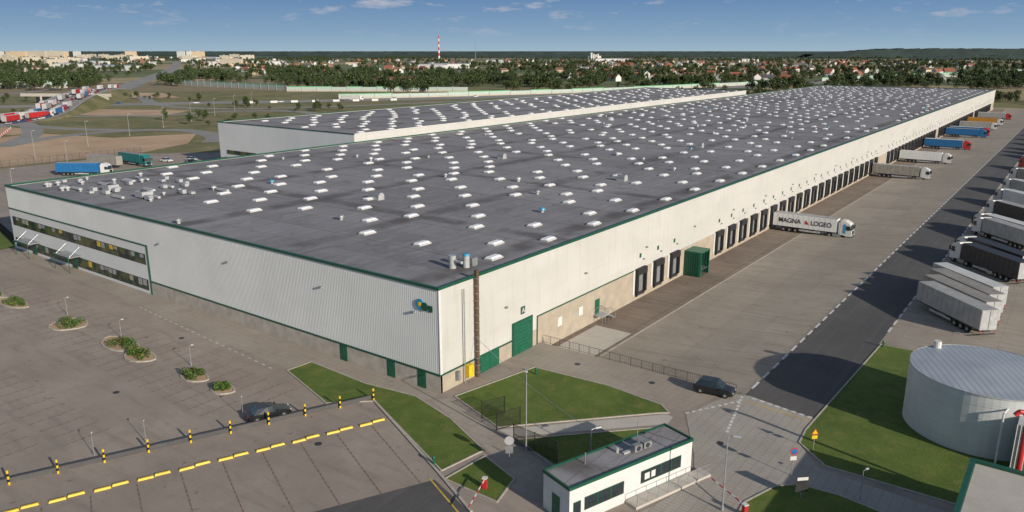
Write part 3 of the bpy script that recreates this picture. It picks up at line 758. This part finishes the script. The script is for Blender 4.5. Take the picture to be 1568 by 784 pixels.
# ------------------------------------------------------------------ vegetation
def treemesh(seed,hh,rr):
    random.seed(seed); mb=MB()
    mb.cyl((0,0,-.3),(0,0,hh*.5),.045*hh*.6,.02*hh,7,'bark')
    lob=[]
    for k in range(9):
        a=R()*6.3;d=rr*U(.2,.75);z=hh*U(.35,.85)
        lob.append((d*math.cos(a),d*math.sin(a),z)); mb.cyl((0,0,hh*U(.25,.45)),lob[-1],.02*hh*.6,.01,5,'bark',False)
    lob.append((0,0,hh*.85))
    for c in lob:
        mb.leaves(c,(rr*.48,rr*.48,hh*.17),40,.6*hh/10,['leaf_dark','leaf_mid','leaf_mid','leaf_light'])
    return mb.mesh('tree_mesh')
tv=[treemesh(1,9,3.6),treemesh(2,11,3.2),treemesh(3,7,3.9)]
random.seed(11)
hw=smooth([(-900,-200),(-640,60),(-517,225),(-440,330),(-371,435),(-300,600),(-240,850),(-178,1168),(-51,1595),(250,2500)])
mr=smooth([(-330,20),(-413,109),(-440,142),(-520,195),(-612,257),(-838,404),(-1150,610),(-1597,898),(-2600,1500)])
def near(p,pts,d): 
    return any((p[0]-q[0])**2+(p[1]-q[1])**2<d*d for q in pts)
def dens(pts,st=15):
    o=[]
    for a,b in zip(pts[:-1],pts[1:]):
        n=max(1,int(math.hypot(b[0]-a[0],b[1]-a[1])/st))
        o+=[(a[0]+(b[0]-a[0])*i/n,a[1]+(b[1]-a[1])*i/n) for i in range(n)]
    return o
rp=dens(hw)+dens(mr)
places=[[],[],[]]
def ok(p):
    if -250<p[0]<80 and -150<p[1]<590: return False
    if p[0]>-760 and p[0]<-150 and -150<p[1]<460: return False
    return not near(p,rp,34)
for _ in range(420):
    D=math.exp(U(math.log(750),math.log(4400)));tt=U(-.75,.85)
    if tt>.1 and D<2500 and R()<.25: continue
    L=U(20,90)*D/1200; n=int(U(10,30)); a=U(-.35,.35)
    for k in range(n):
        s=U(-1,1)*L; q=U(-1,1)*L*.22
        lat=tt*D+s*math.cos(a)-q*math.sin(a); fw=D+s*math.sin(a)+q
        p=site(lat,fw)
        if ok(p): places[random.randrange(3)].append((p,U(.7,1.45)))
for (cx,cy,L,n) in ((-60,640,55,50),(20,640,40,30),(60,600,25,30),(100,520,18,50),(115,420,15,30),(-195,560,40,40),(-560,280,60,14),(-380,260,60,18),(-480,120,60,14),(-340,180,40,10),(-650,180,60,16)):
    for k in range(n):
        p=(cx+U(-L,L),cy+U(-15,25)); places[random.randrange(3)].append((p,U(.5,1.0) if cx>-300 else U(.3,.7)))
for i,pl in enumerate(places):
    mb=MB()
    for (p,s) in pl:
        a=R()*6.3; h_=s/2
        c,sn=math.cos(a)*h_,math.sin(a)*h_
        mb.face([(p[0]+c-sn,p[1]+sn+c,.0),(p[0]-c-sn,p[1]-sn+c,.0),(p[0]-c+sn,p[1]-sn-c,.0),(p[0]+c+sn,p[1]+sn-c,.0)],'verge')
    o=mb.obj('distant_trees'); o.instance_type='FACES'; o.use_instance_faces_scale=True; o.show_instancer_for_render=False
    link('tree',tv[i],o)
def forest(t0,t1,D0,D1,h,name='forest'):
    mb=MB(); nx=int((t1-t0)*260);ny=6
    b=len(mb.v)
    for j in range(ny+1):
        D=D0+(D1-D0)*j/ny
        for i in range(nx+1):
            t_=t0+(t1-t0)*i/nx+U(-.001,.001)
            env=min(1,6*i/nx,6*(nx-i)/nx)
            z=(h*U(.88,1.06)*(.4+.6*env))*(0.05 if j==0 else 1)
            p=site(t_*D,D+(20 if j==0 else 0)+ (0 if j!=1 else -(D1-D0)/ny+40)); mb.v.append((p[0],p[1],z))
    for j in range(ny):
        for i in range(nx):
            a=b+j*(nx+1)+i; mb.f.append((a,a+1,a+nx+2,a+nx+1)); mb.mi.append(mb.m('far_forest'))
    mb.obj(name)
forest(.37,.9,4200,5200,50); forest(.5,1.0,3300,3700,22)
forest(-.9,.5,6500,7500,34); forest(-.3,.1,4400,4900,18); forest(.02,.42,5000,5600,22); forest(-.8,-.45,5300,5600,22)

# ------------------------------------------------------------------ roads at the interchange
ribbon('highway',hw,30,.06,'road_asphalt')
mb=MB()
for o_ in (0,12.8,-12.8):
    q=offs(hw,o_)
    L=offs(q,.3);Rr=offs(q,-.3)
    for i in range(len(q)-1): mb.face([(*Rr[i],.12),(*Rr[i+1],.12),(*L[i+1],.12),(*L[i],.12)],'marking_white')
mb.obj('highway_markings')
def zprof(p):
    d=math.hypot(p[0]+575,p[1]-232); return 6.5*max(0,1-(d/190)**2)**1.2
mr3=[(p[0],p[1],zprof(p)) for p in smooth(mr,3)]
ribbon('main_road',mr3,24,.1,'road_asphalt')
mb=MB()
for s in (1,-1):
    e=offs(mr3,s*12.3); f=[offs(mr3,s*(12.3+p[2]*2.0))[i] for i,p in enumerate(mr3)]
    for i in range(len(mr3)-1):
        if mr3[i][2]>.1 or mr3[i+1][2]>.1:
            mb.face([(*e[i][:2],mr3[i][2]+.06),(*e[i+1][:2],mr3[i+1][2]+.06),(*f[i+1][:2],0),(*f[i][:2],0)],'verge')
mb.obj('road_embankment')
mb=MB()
for s in (1,-1):
    e=offs(mr3,s*11.9)
    for i in range(len(mr3)-1):
        if mr3[i][2]>2: mb.face([(*e[i][:2],mr3[i][2]+.1),(*e[i+1][:2],mr3[i+1][2]+.1),(*e[i+1][:2],mr3[i+1][2]+1.1),(*e[i][:2],mr3[i][2]+1.1)],'galv')
mb.obj('guard_rail')
mb=MB(); mb.obox(-545,219,.57,30,1,0,6.4,'slab_light'); mb.obox(-560,222-12.6,.57,70,1.2,5.0,7.2,'slab_light'); mb.obox(-560,221.5-13.4,.57,44,.3,.5,4.9,'black_rubber_and_shade')  # black sheet below the deck paints the shade of the underpass
for k in (-18,-6,6,18): mb.cyl((-560+k*.84,208+k*.54,0),(-560+k*.84,208+k*.54,5.0),.8,.8,10,'slab_light')
mb.obj('bridge')
ribbon('slip_road',smooth([(-300,67),(-322,100),(-322,133),(-300,150),(-265,142),(-245,128)]),9,.07,'road_asphalt')
ribbon('slip_road',smooth([(-413,112),(-360,118),(-325,133)]),9,.065,'road_asphalt')
ribbon('slip_road',smooth([(-600,290),(-500,245),(-430,240),(-380,290),(-340,400),(-300,500)]),10,.08,'road_asphalt')
ribbon('slip_road',smooth([(-440,150),(-400,190),(-390,240),(-350,260),(-300,230),(-265,142)]),9,.075,'road_asphalt')
ribbon('slip_road',smooth([(-500,60),(-440,120),(-350,100),(-300,67)]),9,.062,'road_asphalt')
ribbon('side_road',smooth([(-817,320),(-731,229),(-700,120),(-720,0)]),12,.07,'road_asphalt')
poly('sand',[(-330,60),(-345,100),(-297,112),(-283,144),(-250,120),(-236,92),(-236,26),(-190,18),(-150,5),(-170,-40),(-300,0)],.03,'sand')
poly('sand',[(-460,155),(-490,190),(-420,225),(-390,185)],.03,'sand')
poly('sand',[(-700,300),(-640,330),(-560,300),(-600,270)],.03,'sand')
poly('sand',[(-420,60),(-440,95),(-360,110),(-345,90)],.03,'sand')
def nbar(pts,h,name='noise_barrier'):
    mb=MB()
    for i in range(len(pts)-1):
        a,b=pts[i],pts[i+1]
        mb.face([(*a,0),(*b,0),(*b,h*.3),(*a,h*.3)],'slab_light'); mb.face([(*a,h*.3),(*b,h*.3),(*b,h*.85),(*a,h*.85)],'barrier_clear')
        if (i//3)%2==0 or R()<.3: mb.face([(*a,h*.85),(*b,h*.85),(*b,h),(*a,h)],'barrier_green')
        mb.box(a[0]-.25,a[0]+.25,a[1]-.25,a[1]+.25,0,h+.1,'galv')
    mb.obj(name)
def seg(a,b,n): return [(a[0]+(b[0]-a[0])*i/n,a[1]+(b[1]-a[1])*i/n) for i in range(n+1)]
hd_=dens(hw,12)
nb=offs(hd_[50:],20)
nbar(nb[:40],4.2); nbar(nb[44:80],4.5); nbar(nb[86:],6)
nb2=offs(hd_[80:],-20)
nbar(nb2[10:],5)
nbar(seg((-799,433),(-585,425),16),6); nbar(seg((-817,325),(-950,215),12),8); nbar(seg((-572,418),(-430,520),12),5)
mb=MB()
for p in dens(hw,9):
    if 285<p[1]<380: mb.obox(p[0]+17,p[1],1.0,5,1.2,.1,1.6,'white_paint')
mb.obj('concrete_barriers')
mb=MB()
for k in range(26): mb.obox(-300-k*3.2,62+k*1.6,2.7,2.4,.4,0,.9,['red','white_paint'][k%2])
for k in range(22): mb.obox(-470+k*3.2,120-k*1.0,-.3,2.4,.4,0,.9,['red','white_paint'][k%2])
mb.obj('roadworks_barriers')
cols=['car_white','car_black','car_red','car_silver','car_blue','car_white']
q=dens([p[:2] for p in mr3])
for i in range(4,110):
        a=math.atan2(q[i+1][1]-q[i][1],q[i+1][0]-q[i][0])
        for s in (-7,-3,3,7):
            if R()<(.42 if i<60 else .3):
                x_=q[i][0]-math.sin(a)*s;y_=q[i][1]+math.cos(a)*s; z_=zprof((x_,y_))+.15
                if R()<.13 : truck(x_,y_,a,random.choice(['white_sheet','blue','red','curtain_grey']),random.choice(['white_paint','red']),'white_sheet',z_)
                else: car(x_,y_,a,random.choice(cols),z_,name='car')
q=dens(hw)
for i in range(30,150):
    if R()<.12:
        a=math.atan2(q[i+1][1]-q[i][1],q[i+1][0]-q[i][0]); s=random.choice([-9,-5,5,9])
        x_=q[i][0]-math.sin(a)*s;y_=q[i][1]+math.cos(a)*s
        if R()<.4: truck(x_,y_,a,random.choice(['white_sheet','blue','curtain_grey']),'white_paint','white_sheet',.1)
        else: car(x_,y_,a,random.choice(cols),.1,name='car')

# ------------------------------------------------------------------ houses, town
def housemesh(w,d,h,rh,wall,roof):
    mb=MB(); mb.box(-w/2,w/2,-d/2,d/2,0,h,wall)
    o=.5
    mb.face([(-w/2-o,-d/2-o,h-.3),(w/2+o,-d/2-o,h-.3),(w/2+o,0,h+rh),(-w/2-o,0,h+rh)],roof)
    mb.face([(w/2+o,d/2+o,h-.3),(-w/2-o,d/2+o,h-.3),(-w/2-o,0,h+rh),(w/2+o,0,h+rh)],roof)
    for s in (-1,1): mb.face([(s*w/2,-d/2,h),(s*w/2,d/2,h),(s*w/2,0,h+rh*.95)],wall)
    for x in (-w*.3,w*.05,w*.32):
        for s in (-1,1): mb.box(x-.6,x+.6,s*d/2-.04,s*d/2+.04,1,2.3,'glass')
    mb.box(-.5+w*.18,.5+w*.18,-d/2-.05,-d/2,0,2.1,'brown_pipe'); mb.box(w*.2,w*.2+.6,.5,1.1,h,h+rh+.8,'wall_brick')
    return mb.mesh('house_mesh')
hm=[housemesh(13,10,4.5,4,'wall_white','roof_red'),housemesh(15,10,5.5,3.5,'wall_cream','roof_brown'),housemesh(13,11,4.2,4.5,'wall_white','roof_dark'),housemesh(17,10,4.5,3.5,'wall_brick','roof_red'),housemesh(13,9,6,3,'wall_white','galv'),housemesh(14,10,5,4,'wall_yellow','roof_brown'),housemesh(14,10,5,4,'wall_white','roof_red')]
for _ in range(340):
    r=R()
    if r<.62: tt=U(.08,.58);D=U(1000,2700)
    elif r<.86: tt=U(-.36,.1);D=U(1100,3300)
    else: tt=U(-.6,-.3);D=U(1200,2800)
    p=site(tt*D,D)
    if near(p,rp,35): continue
    link('house',random.choice(hm),None,(p[0],p[1],0),R()*6.3)
def blockmesh(L,d,n,wall):
    mb=MB(); h=n*2.9
    mb.box(-L/2,L/2,-d/2,d/2,0,h,wall); mb.box(-L/2-.2,L/2+.2,-d/2-.2,d/2+.2,h,h+.5,'slab_light')
    for f in range(n):
        for i in range(int(L/4)):
            x=-L/2+2+i*4
            for s in (-1,1): mb.box(x-.9,x+.9,s*d/2-.05,s*d/2+.05,f*2.9+.9,f*2.9+2.1,'grey_metal')
    mb.box(-3,3,-2,2,h+.5,h+3,wall); return mb.mesh('block_mesh')
bm=[blockmesh(70,13,12,'wall_yellow'),blockmesh(120,13,13,'wall_cream'),blockmesh(45,13,12,'wall_white'),blockmesh(60,12,6,'wall_cream')]
for (t_,D,k) in ((-.645,4900,2),(-.63,4700,0),(-.6,4300,1),(-.58,4350,1),(-.567,4500,0),(-.548,5000,2),(-.53,5200,3),(-.515,5000,3),(-.49,5400,3),(-.417,4600,2),(-.405,4650,2),(-.395,4600,0),(-.66,4200,3),(-.64,3900,3),(-.54,3900,3),(-.5,3600,3),(-.35,5000,3),(-.7,4700,1),(-.48,5200,0),(-.62,4300,0)):
    p=site(t_*D,D); link('apartment_block',bm[k],None,(p[0],p[1],0),.64+U(-.2,.2))
def shedmesh(L,d,h,w_,r_):
    mb=MB(); mb.box(-L/2,L/2,-d/2,d/2,0,h,w_); mb.face([(-L/2,-d/2,h+.05),(L/2,-d/2,h+.05),(L/2,0,h+2),(-L/2,0,h+2)],r_); mb.face([(L/2,d/2,h+.05),(-L/2,d/2,h+.05),(-L/2,0,h+2),(L/2,0,h+2)],r_)
    for i in range(int(L/12)): mb.box(-L/2+4+i*12,-L/2+8+i*12,-d/2-.1,-d/2,0,4,'grey_metal')
    return mb.mesh('shed_mesh')
sm=[shedmesh(60,30,8,'white_paint','white_paint'),shedmesh(90,35,9,'white_paint','galv'),shedmesh(40,25,7,'wall_cream','roof_red')]
for (t_,D,k) in ((-.08,1800,1),(-.1,1750,0),(-.45,1700,0),(-.5,1600,1),(-.53,2300,1),(-.56,1900,0),(-.42,2600,1),(-.6,2700,1),(.12,3000,1),(.14,3000,0),(-.02,2600,0),(-.3,2300,0),(.3,2900,0),(.5,2400,2),(-.47,3000,2),(-.6,1500,2),(-.2,2200,2),(-.15,900,2),(-.13,910,2)):
    p=site(t_*D,D)
    if near(p,rp,50): continue
    link('industrial_shed',sm[k],None,(p[0],p[1],0),.64+U(-.3,.3))
for _ in range(80):
    tt=U(-.66,-.33);D=U(2000,4800);p=site(tt*D,D)
    if near(p,rp,50): continue
    link('town_building',random.choice([bm[3],sm[0],sm[2],hm[4],bm[3]]),None,(p[0],p[1],0),R()*3)
mb=MB()
for k in range(8): mb.cyl((0,0,k*14),(0,0,(k+1)*14),5-k*.35,4.65-k*.35,12,['white_paint','red'][k%2])
p=site(-.092*4000,4000); mb.obj('factory_chimney',None,(p[0],p[1],0))
mb=MB(); mb.cyl((0,0,0),(0,0,90),1.3,.9,8,'grey_metal'); p=site(-.046*4200,4200); mb.obj('radio_mast',None,(p[0],p[1],0))
mb=MB()
for k in range(4): mb.cyl((k*10,0,0),(k*10,0,22+3*(k%2)),4.5,4.5,14,'wall_white')
mb.box(-12,46,6,14,0,16,'wall_white'); mb.box(-2,6,5,12,16,30,'wall_white'); p=site(.1*3600,3600); mb.obj('grain_silo',None,(p[0],p[1],0),.64)

# ------------------------------------------------------------------ light, sky, camera
sd=Vector((-.978,.21)).normalized(); el_=math.radians(20)
tosun=Vector((-sd.x*math.cos(el_),-sd.y*math.cos(el_),math.sin(el_)))
sl=bpy.data.lights.new('sun','SUN'); sl.energy=4.8; sl.angle=math.radians(.5); sl.color=(1,.9,.77)
so=bpy.data.objects.new('sun',sl); S.collection.objects.link(so); so.rotation_euler=tosun.to_track_quat('Z','Y').to_euler(); so.location=(100,-100,200)
w=bpy.data.worlds.new('World'); S.world=w; w.use_nodes=True; nt=w.node_tree; bg=nt.nodes['Background']
NN=nt.nodes.new; LL=nt.links.new
sk=NN('ShaderNodeTexSky'); sk.sky_type='NISHITA'; sk.sun_disc=False; sk.sun_elevation=el_
sk.sun_rotation=math.atan2(tosun.x,tosun.y); sk.air_density=1.0; sk.dust_density=.8; sk.ozone_density=1.2
tc=NN('ShaderNodeTexCoord'); sx=NN('ShaderNodeSeparateXYZ'); LL(tc.outputs['Generated'],sx.inputs[0])
def mrng(a,b,c=0,d=1,src=None):
    m=NN('ShaderNodeMapRange'); m.inputs[1].default_value=a;m.inputs[2].default_value=b;m.inputs[3].default_value=c;m.inputs[4].default_value=d; LL(src,m.inputs[0]); return m.outputs[0]
cr=NN('ShaderNodeValToRGB'); e=cr.color_ramp.elements
e[0].color=(.35,.48,.58,1); e[1].color=(.10,.20,.41,1)
for p,c in ((.22,(.24,.38,.54)),(.6,(.145,.27,.47))): q_=e.new(p); q_.color=(*c,1)
LL(mrng(0,.10,src=sx.outputs[2]),cr.inputs[0])
sc=NN('ShaderNodeVectorMath'); sc.operation='SCALE'; sc.inputs['Scale'].default_value=10.5; LL(cr.outputs[0],sc.inputs[0])
m1=NN('ShaderNodeMix'); m1.data_type='RGBA'; LL(mrng(.1,.22,src=sx.outputs[2]),m1.inputs[0]); LL(sc.outputs[0],m1.inputs[6]); LL(sk.outputs[0],m1.inputs[7])
mp=NN('ShaderNodeMapping'); mp.inputs['Scale'].default_value=(1,1,4.5); LL(tc.outputs['Generated'],mp.inputs[0])
no=NN('ShaderNodeTexNoise'); no.inputs['Scale'].default_value=15; no.inputs['Detail'].default_value=6; no.inputs['Roughness'].default_value=.6; LL(mp.outputs[0],no.inputs['Vector'])
ml=NN('ShaderNodeMath'); ml.operation='MULTIPLY'; LL(mrng(.56,.7,0,.8,no.outputs['Fac']),ml.inputs[0]); LL(mrng(.012,.05,src=sx.outputs[2]),ml.inputs[1])
mx=NN('ShaderNodeMix'); mx.data_type='RGBA'; LL(ml.outputs[0],mx.inputs[0]); LL(m1.outputs[2],mx.inputs[6]); mx.inputs[7].default_value=(5.6,5.6,6.2,1)
LL(mx.outputs[2],bg.inputs['Color']); bg.inputs['Strength'].default_value=.092
cam=bpy.data.cameras.new('camera'); cam.lens=26.98; cam.sensor_width=36; cam.clip_start=.5; cam.clip_end=150000
co=bpy.data.objects.new('camera',cam); S.collection.objects.link(co); co.location=(54.6,-59.8,37.8)
co.rotation_euler=(math.radians(90-14.96),0,math.radians(36.66)); S.camera=co
S.view_settings.view_transform='Standard'; S.view_settings.look='None'; S.view_settings.exposure=0
